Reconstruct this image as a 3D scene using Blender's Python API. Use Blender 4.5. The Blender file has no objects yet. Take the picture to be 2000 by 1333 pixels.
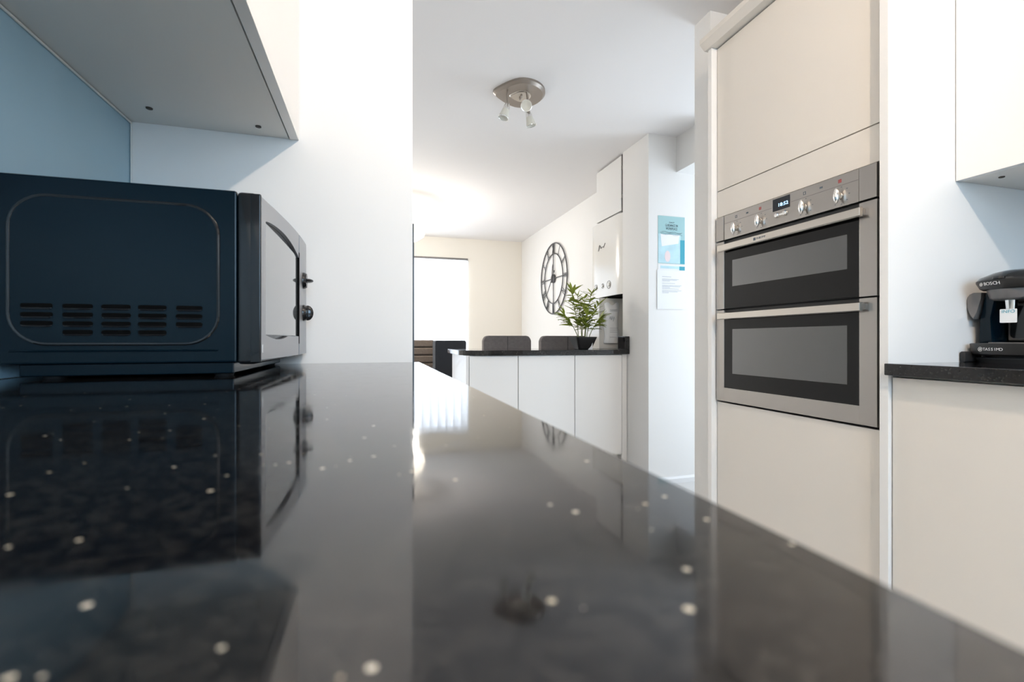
import bpy, bmesh, math, random
from mathutils import Vector, Matrix
random.seed(7)
PI = math.pi
S = bpy.context.scene
COL = S.collection

# ------------------------------------------------------------------ camera, world, lights
cd = bpy.data.cameras.new('camera')
cam = bpy.data.objects.new('camera', cd); COL.objects.link(cam)
cam.location = (0, 0, 0.9675)
cam.rotation_euler = (math.radians(90), 0, math.radians(-16.36))
cd.sensor_width = 36; cd.lens = 16.56; cd.shift_y = -0.00075
cd.clip_start = 0.01
cd.dof.use_dof = True; cd.dof.focus_distance = 1.7; cd.dof.aperture_fstop = 7.0
S.camera = cam
S.view_settings.view_transform = 'Standard'; S.view_settings.look = 'None'
S.view_settings.exposure = 0.62; S.view_settings.gamma = 1; S.view_settings.use_curve_mapping = False

w = bpy.data.worlds.new('world'); S.world = w; w.use_nodes = True
w.node_tree.nodes['Background'].inputs[0].default_value = (0.75, 0.87, 1, 1)
w.node_tree.nodes['Background'].inputs[1].default_value = 1.2

def light(name, kind, loc, rot, energy, color, **kw):
    l = bpy.data.lights.new(name, kind); l.energy = energy; l.color = color
    for k, v in kw.items(): setattr(l, k, v)
    o = bpy.data.objects.new(name, l); COL.objects.link(o); o.location = loc; o.rotation_euler = rot
    return o
# daylight through the kitchen window behind the camera, the patio door behind the blind, and the glazed front door of the hall
light('kitchen_window_daylight', 'AREA', (0.65, -1.66, 1.5), (math.radians(62), 0, 0), 22, (0.46, 0.73, 1.0), shape='RECTANGLE', size=1.3, size_y=1.0)
light('patio_daylight', 'AREA', (0.3, 6.42, 1.05), (math.radians(-90), 0, 0), 56, (0.93, 0.97, 1.0), shape='RECTANGLE', size=1.84, size_y=2.0)
light('hall_daylight', 'AREA', (3.12, 2.2, 1.2), (0, math.radians(90), 0), 15, (0.76, 0.87, 1.0), shape='RECTANGLE', size=1.9, size_y=0.7)
# kitchen ceiling spots over the aisle and the dining pendant
light('kitchen_spot_glow', 'POINT', (0.66, -0.12, 2.20), (0, 0, 0), 33, (1.0, 0.82, 0.65), shadow_soft_size=0.035)
light('dining_pendant_glow', 'POINT', (0.30, 4.80, 1.90), (0, 0, 0), 38, (1.0, 0.94, 0.86), shadow_soft_size=0.12)

# ------------------------------------------------------------------ materials
MATS = {}
def mat(name, col, rough=0.5, metal=0.0, spec=0.5, coat=0.0, emit=None, estr=0.0, bump=None, var=None, ior=1.5):
    m = bpy.data.materials.new(name); m.use_nodes = True
    nt = m.node_tree; b = nt.nodes['Principled BSDF']
    b.inputs['Base Color'].default_value = (*col, 1)
    b.inputs['Roughness'].default_value = rough
    b.inputs['Metallic'].default_value = metal
    b.inputs['Specular IOR Level'].default_value = spec
    b.inputs['IOR'].default_value = ior
    b.inputs['Coat Weight'].default_value = coat
    b.inputs['Coat Roughness'].default_value = 0.05
    if emit:
        b.inputs['Emission Color'].default_value = (*emit, 1); b.inputs['Emission Strength'].default_value = estr
    tc = nt.nodes.new('ShaderNodeTexCoord')
    if var:   # var = (scale, amount)
        n = nt.nodes.new('ShaderNodeTexNoise'); n.inputs['Scale'].default_value = var[0]; n.inputs['Detail'].default_value = 4
        nt.links.new(tc.outputs['Object'], n.inputs['Vector'])
        mx = nt.nodes.new('ShaderNodeMixRGB'); mx.blend_type = 'MIX'
        mx.inputs[1].default_value = (*[c*(1-var[1]) for c in col], 1); mx.inputs[2].default_value = (*[min(1, c*(1+var[1])) for c in col], 1)
        nt.links.new(n.outputs['Fac'], mx.inputs[0]); nt.links.new(mx.outputs[0], b.inputs['Base Color'])
    if bump:  # bump = (scale, strength, stretch)
        mp = nt.nodes.new('ShaderNodeMapping'); mp.inputs['Scale'].default_value = bump[2] if len(bump) > 2 else (1, 1, 1)
        nt.links.new(tc.outputs['Object'], mp.inputs['Vector'])
        n = nt.nodes.new('ShaderNodeTexNoise'); n.inputs['Scale'].default_value = bump[0]; n.inputs['Detail'].default_value = 3
        nt.links.new(mp.outputs[0], n.inputs['Vector'])
        bp = nt.nodes.new('ShaderNodeBump'); bp.inputs['Strength'].default_value = bump[1]; bp.inputs['Distance'].default_value = 0.001
        nt.links.new(n.outputs['Fac'], bp.inputs['Height']); nt.links.new(bp.outputs[0], b.inputs['Normal'])
    MATS[name] = m
    return m

M = MATS
mat('wall_paint', (0.84, 0.83, 0.81), 0.6, spec=0.25, bump=(60, 0.06))
mat('cream_paint', (0.86, 0.82, 0.745), 0.6, spec=0.25, bump=(60, 0.06))
mat('ceiling_paint', (0.88, 0.86, 0.85), 0.75, spec=0.2, bump=(50, 0.05))
mat('splash_blue', (0.36, 0.53, 0.63), 0.35, spec=0.4, var=(3, 0.04))
mat('gloss_cream', (0.78, 0.735, 0.67), 0.28, spec=0.5, coat=0.15)
mat('gloss_white', (0.88, 0.86, 0.83), 0.25, spec=0.5, coat=0.15)
mat('panel_white', (0.85, 0.84, 0.82), 0.35, spec=0.4)
mat('carcass', (0.84, 0.82, 0.78), 0.55, spec=0.3, bump=(300, 0.08))
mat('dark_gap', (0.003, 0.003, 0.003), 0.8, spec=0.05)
mat('bead', (0.75, 0.74, 0.70), 0.5)
mat('steel', (0.43, 0.405, 0.38), 0.30, metal=1.0, bump=(40, 0.05, (1, 0.4, 30)))
mat('steel_light', (0.60, 0.56, 0.51), 0.25, metal=1.0)
mat('chrome', (0.85, 0.84, 0.82), 0.12, metal=1.0)
mat('nickel', (0.36, 0.32, 0.285), 0.32, metal=1.0)
mat('black_gloss', (0.012, 0.012, 0.013), 0.08, spec=0.5)
mat('oven_black', (0.006, 0.006, 0.006), 0.07, spec=0.28)
mat('black_satin', (0.002, 0.008, 0.014), 0.20, spec=0.22, bump=(500, 0.05))
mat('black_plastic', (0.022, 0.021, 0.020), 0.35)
mat('black_matte', (0.015, 0.015, 0.016), 0.6)
mat('grey_plastic', (0.16, 0.15, 0.145), 0.35)
mat('silver_paint', (0.40, 0.41, 0.43), 0.33, metal=0.7)
mat('mw_glass', (0.16, 0.18, 0.19), 0.05, spec=1.0, coat=1.0, ior=2.0)
mat('enamel', (0.62, 0.80, 0.66), 0.3, spec=0.4)
mat('bulb_glass', (0.68, 0.67, 0.60), 0.3)
mat('fabric_grey', (0.16, 0.148, 0.148), 0.9, spec=0.2, bump=(300, 0.6), var=(60, 0.25))
mat('leather_black', (0.022, 0.027, 0.036), 0.4, bump=(120, 0.3))
mat('fabric_taupe', (0.13, 0.105, 0.088), 0.85, spec=0.2, bump=(200, 0.6), var=(50, 0.3))
mat('wood_leg', (0.05, 0.035, 0.025), 0.5)
mat('iron', (0.10, 0.10, 0.105), 0.5, metal=0.4)
mat('leaf', (0.28, 0.34, 0.05), 0.5, var=(25, 0.55))
mat('stem', (0.16, 0.20, 0.06), 0.6)
mat('pot_black', (0.018, 0.017, 0.017), 0.45)
mat('soil', (0.03, 0.02, 0.012), 0.95)
mat('boiler_white', (0.80, 0.785, 0.75), 0.15, spec=0.5, coat=0.3)
mat('plastic_white', (0.82, 0.83, 0.84), 0.3)
mat('packet', (0.92, 0.94, 0.96), 0.25, spec=0.5, bump=(40, 0.9))
mat('paper', (0.86, 0.87, 0.88), 0.7)
mat('ink', (0.10, 0.13, 0.16), 0.8)
mat('ink_faint', (0.45, 0.48, 0.52), 0.8)
mat('ink_blue', (0.16, 0.30, 0.42), 0.8)
mat('ink_red', (0.45, 0.03, 0.03), 0.6)
mat('print_teal', (0.36, 0.58, 0.60), 0.7)
mat('print_blue', (0.05, 0.36, 0.47), 0.7)
mat('print_sky', (0.52, 0.74, 0.82), 0.7, var=(14, 0.25))
mat('print_pink', (0.84, 0.70, 0.70), 0.7)
mat('label_blue', (0.10, 0.40, 0.50), 0.7)
mat('logo_white', (0.85, 0.85, 0.83), 0.5)
mat('screen', (0.008, 0.012, 0.02), 0.1)
mat('digit', (0.3, 0.6, 1), 0.5, emit=(0.35, 0.65, 1.0), estr=2.0)
mat('pendant_glass', (0.9, 0.88, 0.82), 0.4, emit=(1.0, 0.90, 0.76), estr=2.5)
mat('bulb_lit', (0.9, 0.88, 0.82), 0.4, emit=(1.0, 0.86, 0.70), estr=4.0)
mat('skirting', (0.82, 0.82, 0.82), 0.35)
mat('upvc', (0.84, 0.85, 0.86), 0.3)

def granite():
    m = bpy.data.materials.new('granite'); m.use_nodes = True; MATS['granite'] = m
    nt = m.node_tree; N = nt.nodes; L = nt.links; b = N['Principled BSDF']
    tc = N.new('ShaderNodeTexCoord')
    v = N.new('ShaderNodeTexVoronoi'); v.inputs['Scale'].default_value = 185
    L.new(tc.outputs['Object'], v.inputs['Vector'])
    sep = N.new('ShaderNodeSeparateColor'); L.new(v.outputs['Color'], sep.inputs[0])
    a = N.new('ShaderNodeMath'); a.operation = 'GREATER_THAN'; a.inputs[1].default_value = 0.925; L.new(sep.outputs[0], a.inputs[0])
    rad = N.new('ShaderNodeMath'); rad.operation = 'MULTIPLY_ADD'; rad.inputs[1].default_value = 0.17; rad.inputs[2].default_value = 0.06; L.new(sep.outputs[1], rad.inputs[0])
    d = N.new('ShaderNodeMath'); d.operation = 'LESS_THAN'; L.new(v.outputs['Distance'], d.inputs[0]); L.new(rad.outputs[0], d.inputs[1])
    f = N.new('ShaderNodeMath'); f.operation = 'MULTIPLY'; L.new(a.outputs[0], f.inputs[0]); L.new(d.outputs[0], f.inputs[1])
    # fine grey grains
    v2 = N.new('ShaderNodeTexVoronoi'); v2.inputs['Scale'].default_value = 330; L.new(tc.outputs['Object'], v2.inputs['Vector'])
    s2 = N.new('ShaderNodeSeparateColor'); L.new(v2.outputs['Color'], s2.inputs[0])
    r2 = N.new('ShaderNodeValToRGB'); r2.color_ramp.elements[0].position = 0.45; r2.color_ramp.elements[0].color = (0.004, 0.004, 0.005, 1)
    r2.color_ramp.elements[1].position = 1.0; r2.color_ramp.elements[1].color = (0.020, 0.019, 0.018, 1)
    L.new(s2.outputs[0], r2.inputs[0])
    fc = N.new('ShaderNodeValToRGB'); fc.color_ramp.elements[0].color = (0.50, 0.42, 0.28, 1); fc.color_ramp.elements[1].color = (0.85, 0.83, 0.78, 1)
    L.new(sep.outputs[2], fc.inputs[0])
    mx = N.new('ShaderNodeMixRGB'); L.new(f.outputs[0], mx.inputs[0]); L.new(r2.outputs[0], mx.inputs[1]); L.new(fc.outputs[0], mx.inputs[2])
    L.new(mx.outputs[0], b.inputs['Base Color'])
    n = N.new('ShaderNodeTexNoise'); n.inputs['Scale'].default_value = 45; n.inputs['Detail'].default_value = 5; L.new(tc.outputs['Object'], n.inputs['Vector'])
    mr = N.new('ShaderNodeMapRange'); mr.inputs[1].default_value = 0.3; mr.inputs[2].default_value = 0.7; mr.inputs[3].default_value = 0.035; mr.inputs[4].default_value = 0.10
    L.new(n.outputs['Fac'], mr.inputs[0]); L.new(mr.outputs[0], b.inputs['Roughness'])
    b.inputs['IOR'].default_value = 1.55
granite()

def pane_mat(name, tint, ior=1.45, boost=1.0):
    m = bpy.data.materials.new(name); m.use_nodes = True; MATS[name] = m
    nt = m.node_tree; N = nt.nodes; L = nt.links; N.remove(N['Principled BSDF'])
    t = N.new('ShaderNodeBsdfTransparent'); t.inputs[0].default_value = (*tint, 1)
    g = N.new('ShaderNodeBsdfGlossy'); g.inputs['Roughness'].default_value = 0.02; g.inputs[0].default_value = (1, 1, 1, 1)
    fr = N.new('ShaderNodeFresnel'); fr.inputs[0].default_value = ior
    mu = N.new('ShaderNodeMath'); mu.operation = 'MULTIPLY'; mu.inputs[1].default_value = boost; mu.use_clamp = True; L.new(fr.outputs[0], mu.inputs[0])
    mx = N.new('ShaderNodeMixShader'); L.new(mu.outputs[0], mx.inputs[0]); L.new(t.outputs[0], mx.inputs[1]); L.new(g.outputs[0], mx.inputs[2])
    L.new(mx.outputs[0], N['Material Output'].inputs[0])
pane_mat('oven_pane', (0.75, 0.80, 0.75), 1.6, 2.6)
pane_mat('window_pane', (0.97, 0.98, 0.98))

def blind_mat():
    m = bpy.data.materials.new('blind_fabric'); m.use_nodes = True; MATS['blind_fabric'] = m
    nt = m.node_tree; N = nt.nodes; L = nt.links; N.remove(N['Principled BSDF'])
    a = N.new('ShaderNodeBsdfDiffuse'); a.inputs[0].default_value = (0.85, 0.86, 0.88, 1)
    t = N.new('ShaderNodeBsdfTranslucent'); t.inputs[0].default_value = (0.85, 0.88, 0.92, 1)
    mx = N.new('ShaderNodeMixShader'); mx.inputs[0].default_value = 0.5
    L.new(a.outputs[0], mx.inputs[1]); L.new(t.outputs[0], mx.inputs[2]); L.new(mx.outputs[0], N['Material Output'].inputs[0])
blind_mat()

def floor_mat():
    m = mat('floor_tile', (0.42, 0.41, 0.40), 0.3, spec=0.5)
    nt = m.node_tree; b = nt.nodes['Principled BSDF']
    tc = nt.nodes.new('ShaderNodeTexCoord'); n = nt.nodes.new('ShaderNodeTexNoise'); n.inputs['Scale'].default_value = 3; n.inputs['Detail'].default_value = 8
    r = nt.nodes.new('ShaderNodeValToRGB'); r.color_ramp.elements[0].color = (0.55, 0.535, 0.52, 1); r.color_ramp.elements[1].color = (0.70, 0.69, 0.67, 1)
    nt.links.new(tc.outputs['Object'], n.inputs['Vector']); nt.links.new(n.outputs['Fac'], r.inputs[0]); nt.links.new(r.outputs[0], b.inputs['Base Color'])
floor_mat()
mat('grout', (0.30, 0.29, 0.28), 0.8)

# ------------------------------------------------------------------ helpers
def wloc(o):
    v = Vector((0, 0, 0))
    while o is not None: v += o.location; o = o.parent
    return v
def link(name, me, m, parent=None):
    o = bpy.data.objects.new(name, me); COL.objects.link(o)
    if m is not None and not me.materials: me.materials.append(MATS[m])
    if parent is not None: o.parent = parent
    return o
def obj(name, bm, m, parent=None, world=True, smooth=False):
    if parent is not None and world: bmesh.ops.translate(bm, verts=bm.verts, vec=-wloc(parent))
    bmesh.ops.recalc_face_normals(bm, faces=bm.faces)
    me = bpy.data.meshes.new(name); bm.to_mesh(me); bm.free()
    if smooth:
        for p in me.polygons: p.use_smooth = True
        try: me.set_sharp_from_angle(angle=math.radians(38))
        except Exception: pass
        o = link(name, me, m, parent); wn = o.modifiers.new('normals', 'WEIGHTED_NORMAL'); wn.keep_sharp = True; wn.weight = 80
        return o
    return link(name, me, m, parent)
def tag(o, label=None, cat=None, group=None, kind=None):
    if label: o['label'] = label
    if cat: o['category'] = cat
    if group: o['group'] = group
    if kind: o['kind'] = kind
    return o
def thing(name, loc, label, cat, group=None, rz=0):
    o = bpy.data.objects.new(name, None); COL.objects.link(o); o.location = loc; o.rotation_euler = (0, 0, rz)
    o.empty_display_size = 0.05
    return tag(o, label, cat, group)
def new(): return bmesh.new()
def bx(bm, x0, x1, y0, y1, z0, z1, bev=0.0, seg=2):
    r = bmesh.ops.create_cube(bm, size=1)
    vs = r['verts']
    bmesh.ops.scale(bm, verts=vs, vec=(x1-x0, y1-y0, z1-z0))
    bmesh.ops.translate(bm, verts=vs, vec=((x0+x1)/2, (y0+y1)/2, (z0+z1)/2))
    if bev:
        es = list({e for v in vs for e in v.link_edges})
        bmesh.ops.bevel(bm, geom=es, offset=bev, segments=seg, profile=0.5, affect='EDGES')
    return bm
def box(name, m, parent, *a, **k):
    sm = len(a) > 6 and a[6] > 0
    return obj(name, bx(new(), *a), m, parent, smooth=sm, **k)
def prism(bm, pts, axis, a0, a1, bev=0.0):
    """extrude a 2D outline; axis 'x': pts are (y,z); 'y': (x,z); 'z': (x,y)"""
    def p3(p, a):
        return {'x': (a, p[0], p[1]), 'y': (p[0], a, p[1]), 'z': (p[0], p[1], a)}[axis]
    A = [bm.verts.new(p3(p, a0)) for p in pts]; B = [bm.verts.new(p3(p, a1)) for p in pts]
    fa = bm.faces.new(A); fb = bm.faces.new(B[::-1]); n = len(pts)
    for i in range(n): bm.faces.new((A[i], A[(i+1) % n], B[(i+1) % n], B[i]))
    if bev:
        es = list(fa.edges)+list(fb.edges)
        bmesh.ops.bevel(bm, geom=es, offset=bev, segments=2, profile=0.5, affect='EDGES')
    return bm
def rrect(cx, cy, w, h, r, n=6):
    out = []
    for (sx, sy, a0) in ((1, 1, 0), (-1, 1, 90), (-1, -1, 180), (1, -1, 270)):
        for i in range(n+1):
            a = math.radians(a0+90*i/n)
            out.append((cx+sx*(w/2-r)+r*math.cos(a), cy+sy*(h/2-r)+r*math.sin(a)))
    return out
def tube(bm, pts, r, n=8, closed=False, caps=True):
    pts = [Vector(p) for p in pts]; rings = []; N = len(pts)
    rr = r if isinstance(r, (list, tuple)) else [r]*N
    prev = None
    for i, p in enumerate(pts):
        if closed: t = pts[(i+1) % N]-pts[i-1]
        else: t = pts[min(i+1, N-1)]-pts[max(i-1, 0)]
        t.normalize()
        if prev is None:
            u = t.orthogonal().normalized()
        else:
            u = (prev-t*prev.dot(t))
            u = u.normalized() if u.length > 1e-6 else t.orthogonal().normalized()
        prev = u; v = t.cross(u)
        rings.append([bm.verts.new(p+(u*math.cos(2*PI*k/n)+v*math.sin(2*PI*k/n))*rr[i]) for k in range(n)])
    for i in range(N if closed else N-1):
        a = rings[i]; b = rings[(i+1) % N]
        for k in range(n): bm.faces.new((a[k], a[(k+1) % n], b[(k+1) % n], b[k]))
    if caps and not closed: bm.faces.new(rings[0][::-1]); bm.faces.new(rings[-1])
    return bm
def lathe(bm, prof, origin=(0, 0, 0), axis=(0, 0, 1), n=24):
    """prof: list of (radius, height) along axis"""
    ax = Vector(axis).normalized(); u = ax.orthogonal().normalized(); v = ax.cross(u); o = Vector(origin)
    rings = []
    for (r, h) in prof:
        if r < 1e-6: rings.append([bm.verts.new(o+ax*h)])
        else: rings.append([bm.verts.new(o+ax*h+(u*math.cos(2*PI*k/n)+v*math.sin(2*PI*k/n))*r) for k in range(n)])
    for a, b in zip(rings, rings[1:]):
        for k in range(n):
            A = (a[k], a[(k+1) % n]) if len(a) > 1 else (a[0],)
            B = (b[(k+1) % n], b[k]) if len(b) > 1 else (b[0],)
            if len(A)+len(B) >= 3: bm.faces.new(A+B)
    for q in (rings[0], rings[-1]):
        if len(q) > 1: bm.faces.new(q)
    return bm
def loft(bm, secs):
    """secs: list of (z, [(x,y)...]) with equal counts"""
    rings = [[bm.verts.new((p[0], p[1], z)) for p in pts] for z, pts in secs]
    n = len(rings[0])
    for a, b in zip(rings, rings[1:]):
        for k in range(n): bm.faces.new((a[k], a[(k+1) % n], b[(k+1) % n], b[k]))
    bm.faces.new(rings[0][::-1]); bm.faces.new(rings[-1])
    return bm
def text(name, s, size, m, parent, origin, right, up, width=None, thick=0.0004, local=False):
    """flat lettering centred at origin; right / up are direction vectors"""
    cu = bpy.data.curves.new(name, 'FONT'); cu.body = s; cu.size = size; cu.align_x = 'CENTER'; cu.align_y = 'CENTER'; cu.extrude = thick
    cu.resolution_u = 3
    t = bpy.data.objects.new(name+'_tmp', cu); COL.objects.link(t)
    dg = bpy.context.evaluated_depsgraph_get(); me = bpy.data.meshes.new_from_object(t.evaluated_get(dg))
    bpy.data.objects.remove(t); bpy.data.curves.remove(cu)
    me.name = name; me.materials.clear()
    xs = [v.co.x for v in me.vertices]; sc = 1
    if width and xs: sc = width/(max(xs)-min(xs))
    r = Vector(right).normalized(); u = Vector(up).normalized(); nrm = r.cross(u)
    o = Vector(origin)-(Vector((0, 0, 0)) if local else wloc(parent))
    for v in me.vertices: v.co = o+r*v.co.x*sc+u*v.co.y+nrm*v.co.z
    return link(name, me, m, parent)
def copy_tree(o, parent=None):
    c = o.copy(); COL.objects.link(c); c.parent = parent
    for ch in list(o.children): copy_tree(ch, c)
    return c
def struct(name, m, *a, **k):
    o = obj(name, bx(new(), *a), m); return tag(o, kind='structure')

# ------------------------------------------------------------------ the setting
H = 2.35; WT = 0.91
fl = struct('floor', 'grout', -1.8, 3.3, -1.8, 6.6, -0.06, -0.004)
tb = bx(new(), 0.002, 0.598, 0.002, 0.598, -0.003, 0.0)
tm = bpy.data.meshes.new('floor_tile'); tb.to_mesh(tm); tb.free(); tm.materials.append(M['floor_tile'])
for i in range(8):
    for j in range(14):
        t = bpy.data.objects.new('floor_tile', tm); COL.objects.link(t); t.parent = fl; t.location = (-1.8+i*0.6+0.15, -1.8+j*0.6, 0)
struct('ceiling', 'ceiling_paint', -1.8, 3.3, -1.8, 6.6, H, H+0.1)
struct('wall_left', 'wall_paint', -0.65, -0.533, -1.7, 1.263, 0, H)
struct('wall_end', 'wall_paint', -1.7, 0.098, 1.263, 1.363, 0, H)
struct('wall_dining_left', 'wall_paint', -1.8, -1.7, 1.263, 6.6, 0, H)
struct('wall_right', 'panel_white', 1.83, 1.95, -1.7, 1.66, 0, H)
struct('wall_partition', 'wall_paint', 1.353, 3.2, 1.66, 1.76, 0, H)
struct('wall_hall', 'wall_paint', 1.76, 3.2, 2.76, 3.1, 0, H)
struct('wall_hall_right', 'wall_paint', 3.2, 3.3, 1.66, 3.1, 0, H)
struct('wall_dining_right', 'wall_paint', 2.0, 2.12, 3.1, 6.33, 0, H)
# far wall around the patio door (x -0.62 .. 1.22, to z 2.07)
bm = new()
bx(bm, -1.7, -0.62, 6.33, 6.5, 0, H); bx(bm, 1.22, 2.12, 6.33, 6.5, 0, H); bx(bm, -0.62, 1.22, 6.33, 6.5, 2.075, H)
tag(obj('wall_far', bm, 'cream_paint'), kind='structure')
# wall behind the camera with the kitchen window
bm = new()
bx(bm, -0.65, 0.0, -1.82, -1.7, 0, H); bx(bm, 1.3, 1.95, -1.82, -1.7, 0, H)
bx(bm, 0.0, 1.3, -1.82, -1.7, 0, 1.0); bx(bm, 0.0, 1.3, -1.82, -1.7, 2.0, H)
tag(obj('wall_back', bm, 'wall_paint'), kind='structure')
def window(name, x0, x1, y0, y1, z0, z1, mull):
    f = new(); t = 0.05
    bx(f, x0, x1, y0, y1, z0, z0+t); bx(f, x0, x1, y0, y1, z1-t, z1)
    bx(f, x0, x0+t, y0, y1, z0+t, z1-t); bx(f, x1-t, x1, y0, y1, z0+t, z1-t)
    for q in mull: bx(f, q-t/2, q+t/2, y0, y1, z0+t, z1-t)
    o = tag(obj(name, f, 'upvc'), kind='structure')
    box('pane', 'window_pane', o, x0+t, x1-t, (y0+y1)/2-0.004, (y0+y1)/2+0.004, z0+t, z1-t)
window('window_1', 0.0, 1.3, -1.80, -1.74, 1.0, 2.0, [0.65])
window('window_2', -0.62, 1.22, 6.44, 6.49, 0.0, 2.075, [0.3])
# dropped beam in the hall ceiling, skirting, dark edge strip on the wall end
struct('trim_1', 'wall_paint', 1.975, 3.2, 2.45, 2.76, 2.11, H)
bm = new(); prism(bm, [(2.744, 0), (2.76, 0), (2.76, 0.042), (2.752, 0.042), (2.748, 0.036), (2.744, 0.030)], 'x', 1.76, 3.2)
tag(obj('baseboard_hall', bm, 'skirting'), kind='structure')
bm = new(); prism(bm, [(1.744, 0), (1.76, 0), (1.76, 0.042), (1.752, 0.042), (1.748, 0.036), (1.744, 0.030)], 'x', 1.76, 3.2)
o = tag(obj('baseboard_hall_near', bm, 'skirting'), kind='structure'); o.scale.y = 1; o.location.y = 0.016
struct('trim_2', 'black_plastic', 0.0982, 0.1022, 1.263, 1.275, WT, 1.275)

# ------------------------------------------------------------------ left run: worktop, base units, wall cupboards, splashback
def front_edge(bm, x0, x1, y0, y1, z0, z1): return bx(bm, x0, x1, y0, y1, z0, z1, 0.0022, 3)
tag(obj('worktop', front_edge(new(), -0.528, 0.117, -1.68, 1.2625, WT-0.03, WT), 'granite', smooth=True),
    'long polished black granite worktop with pale flecks in the foreground under the microwave', 'worktop')
o = tag(box('splashback', 'splash_blue', None, -0.5325, -0.527, -1.68, 1.2625, WT+0.001, 1.459), 'pale blue splashback panel on the wall behind the microwave', 'splashback')
obj('sealant_bead', tube(new(), [(-0.5245, -1.6, 1.4575), (-0.5245, 1.260, 1.4575)], 0.0022), 'bead', o)
obj('sealant_bead', tube(new(), [(-0.5245, 1.2605, WT+0.002), (-0.5245, 1.2605, 1.4575)], 0.0018), 'bead', o)

def base_unit(x0, x1, fx, y0, y1, label, group, door='gloss_cream', top=WT-0.031):
    """unit whose front faces along x; fx is the door face plane, x0..x1 the carcass"""
    s = 1 if fx > (x0+x1)/2 else -1
    t = thing('base_cabinet', ((x0+x1)/2, (y0+y1)/2, 0), label, 'cabinet', group)
    box('carcass', 'carcass', t, x0, x1, y0+0.001, y1-0.001, 0.14, top)
    a, b = sorted((fx, fx-s*0.019)); box('door', door, t, a, b, y0+0.0015, y1-0.0015, 0.15, top-0.005, 0.0012)
    a, b = sorted((fx-s*0.05, fx-s*0.066)); box('plinth', door, t, a, b, y0+0.001, y1-0.001, 0.0, 0.138)
    return t
for i in range(4):
    y1 = 1.26-0.6*i
    base_unit(-0.528, 0.06, 0.082, y1-0.6, y1, ['cream base cabinet under the foreground worktop, against the end wall', 'cream base cabinet under the foreground worktop, second from the end wall', 'cream base cabinet under the foreground worktop, third from the end wall', 'cream base cabinet under the foreground worktop, farthest from the end wall'][i], 'base cabinets under the foreground worktop')

def wall_unit(x0, x1, y0, y1, z0, z1, fx, label, group=None):
    s = 1 if fx > (x0+x1)/2 else -1
    t = thing('wall_cupboard', ((x0+x1)/2, (y0+y1)/2, z0), label, 'cupboard', group)
    box('carcass', 'carcass', t, x0, x1, y0+0.0005, y1-0.0005, z0+0.0015, z1)
    a, b = sorted((fx, fx-s*0.020)); box('door', 'gloss_white', t, a, b, y0+0.001, y1-0.001, z0, z1, 0.001)
    for (cx, cy) in ((x0+0.21*(x1-x0) if s > 0 else x1-0.21*(x1-x0), y1-0.085), (x0+0.83*(x1-x0) if s > 0 else x1-0.83*(x1-x0), y1-0.055)):
        obj('screw_cap', lathe(new(), [(0.0062, 0), (0.0062, 0.0022), (0.0045, 0.003), (0, 0.003)], (cx, cy, z0+0.0016), (0, 0, -1), 16), 'wood_leg', t, smooth=True)
    return t
for i in range(3):
    y1 = 1.2625-0.6*i
    wall_unit(-0.526, -0.2, y1-0.6, y1, 1.46, 2.2, -0.177,
              ['white slab-door wall cupboard above the microwave, next to the end wall', 'white slab-door wall cupboard over the foreground worktop, middle of three', 'white slab-door wall cupboard over the foreground worktop, farthest from the end wall'][i], 'wall cupboards over the left worktop')

# ------------------------------------------------------------------ microwave
mw = thing('microwave', (-0.33, 1.04, WT), 'black microwave oven with silver bowed door standing on the foreground worktop', 'microwave')
bm = new(); bx(bm, -0.521, -0.209, 0.842, 1.245, 0.932, 1.206, 0.004, 2); obj('body', bm, 'black_satin', mw, smooth=True)
bm = new(); bx(bm, -0.49, -0.215, 0.85, 1.24, 0.9145, 0.9325, 0.002); obj('base_plate', bm, 'black_satin', mw, smooth=True)
for x in (-0.46, -0.235):
    for y in (0.875, 1.21):
        obj('foot', lathe(new(), [(0.013, 0), (0.015, 0.004), (0.015, 0.012), (0, 0.012)], (x, y, WT), (0, 0, 1), 16), 'black_matte', mw, smooth=True)
# raised bead framing the side panel, lower crease, louvres
path = [(x, 0.8422, z) for x, z in rrect(-0.366, 1.0695, 0.262, 0.215, 0.045, 8)]
obj('side_bead', tube(new(), path, 0.0028, 8, closed=True), 'black_gloss', mw, smooth=True)
bm = new(); prism(bm, rrect(-0.366, 1.0695, 0.259, 0.212, 0.044, 8), 'y', 0.8405, 0.8425); obj('side_panel', bm, 'black_satin', mw)
obj('side_crease', tube(new(), [(-0.497, 0.8422, 0.9515), (-0.235, 0.8422, 0.9515)], 0.0016, 6), 'black_satin', mw, smooth=True)
cols = [(-0.483, -0.445, 3), (-0.434, -0.397, 4), (-0.387, -0.350, 4), (-0.341, -0.304, 4), (-0.292, -0.256, 3)]
for (a, b, n) in cols:
    for k in range(n):
        z = 1.0175-0.0127*k
        slot = new(); prism(slot, rrect((a+b)/2, z, b-a, 0.0066, 0.0032, 4), 'y', 0.8400, 0.8408)
        s_ = obj('louvre_slot', slot, 'dark_gap', mw)
        hood = new(); pts = [(a+0.001, 0.8405, z-0.003), (a+0.004, 0.8388, z-0.0042), (b-0.004, 0.8388, z-0.0042), (b-0.001, 0.8405, z-0.003)]
        tube(hood, pts, [0.0007, 0.0013, 0.0013, 0.0007], 6); obj('louvre_hood', hood, 'black_gloss', s_, smooth=True)
def bow(y):
    t = min(1, max(0, (y-0.845)/0.40)); return -0.1745+0.0175*math.sin(PI*min(1, t*0.62+0.0))
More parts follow.
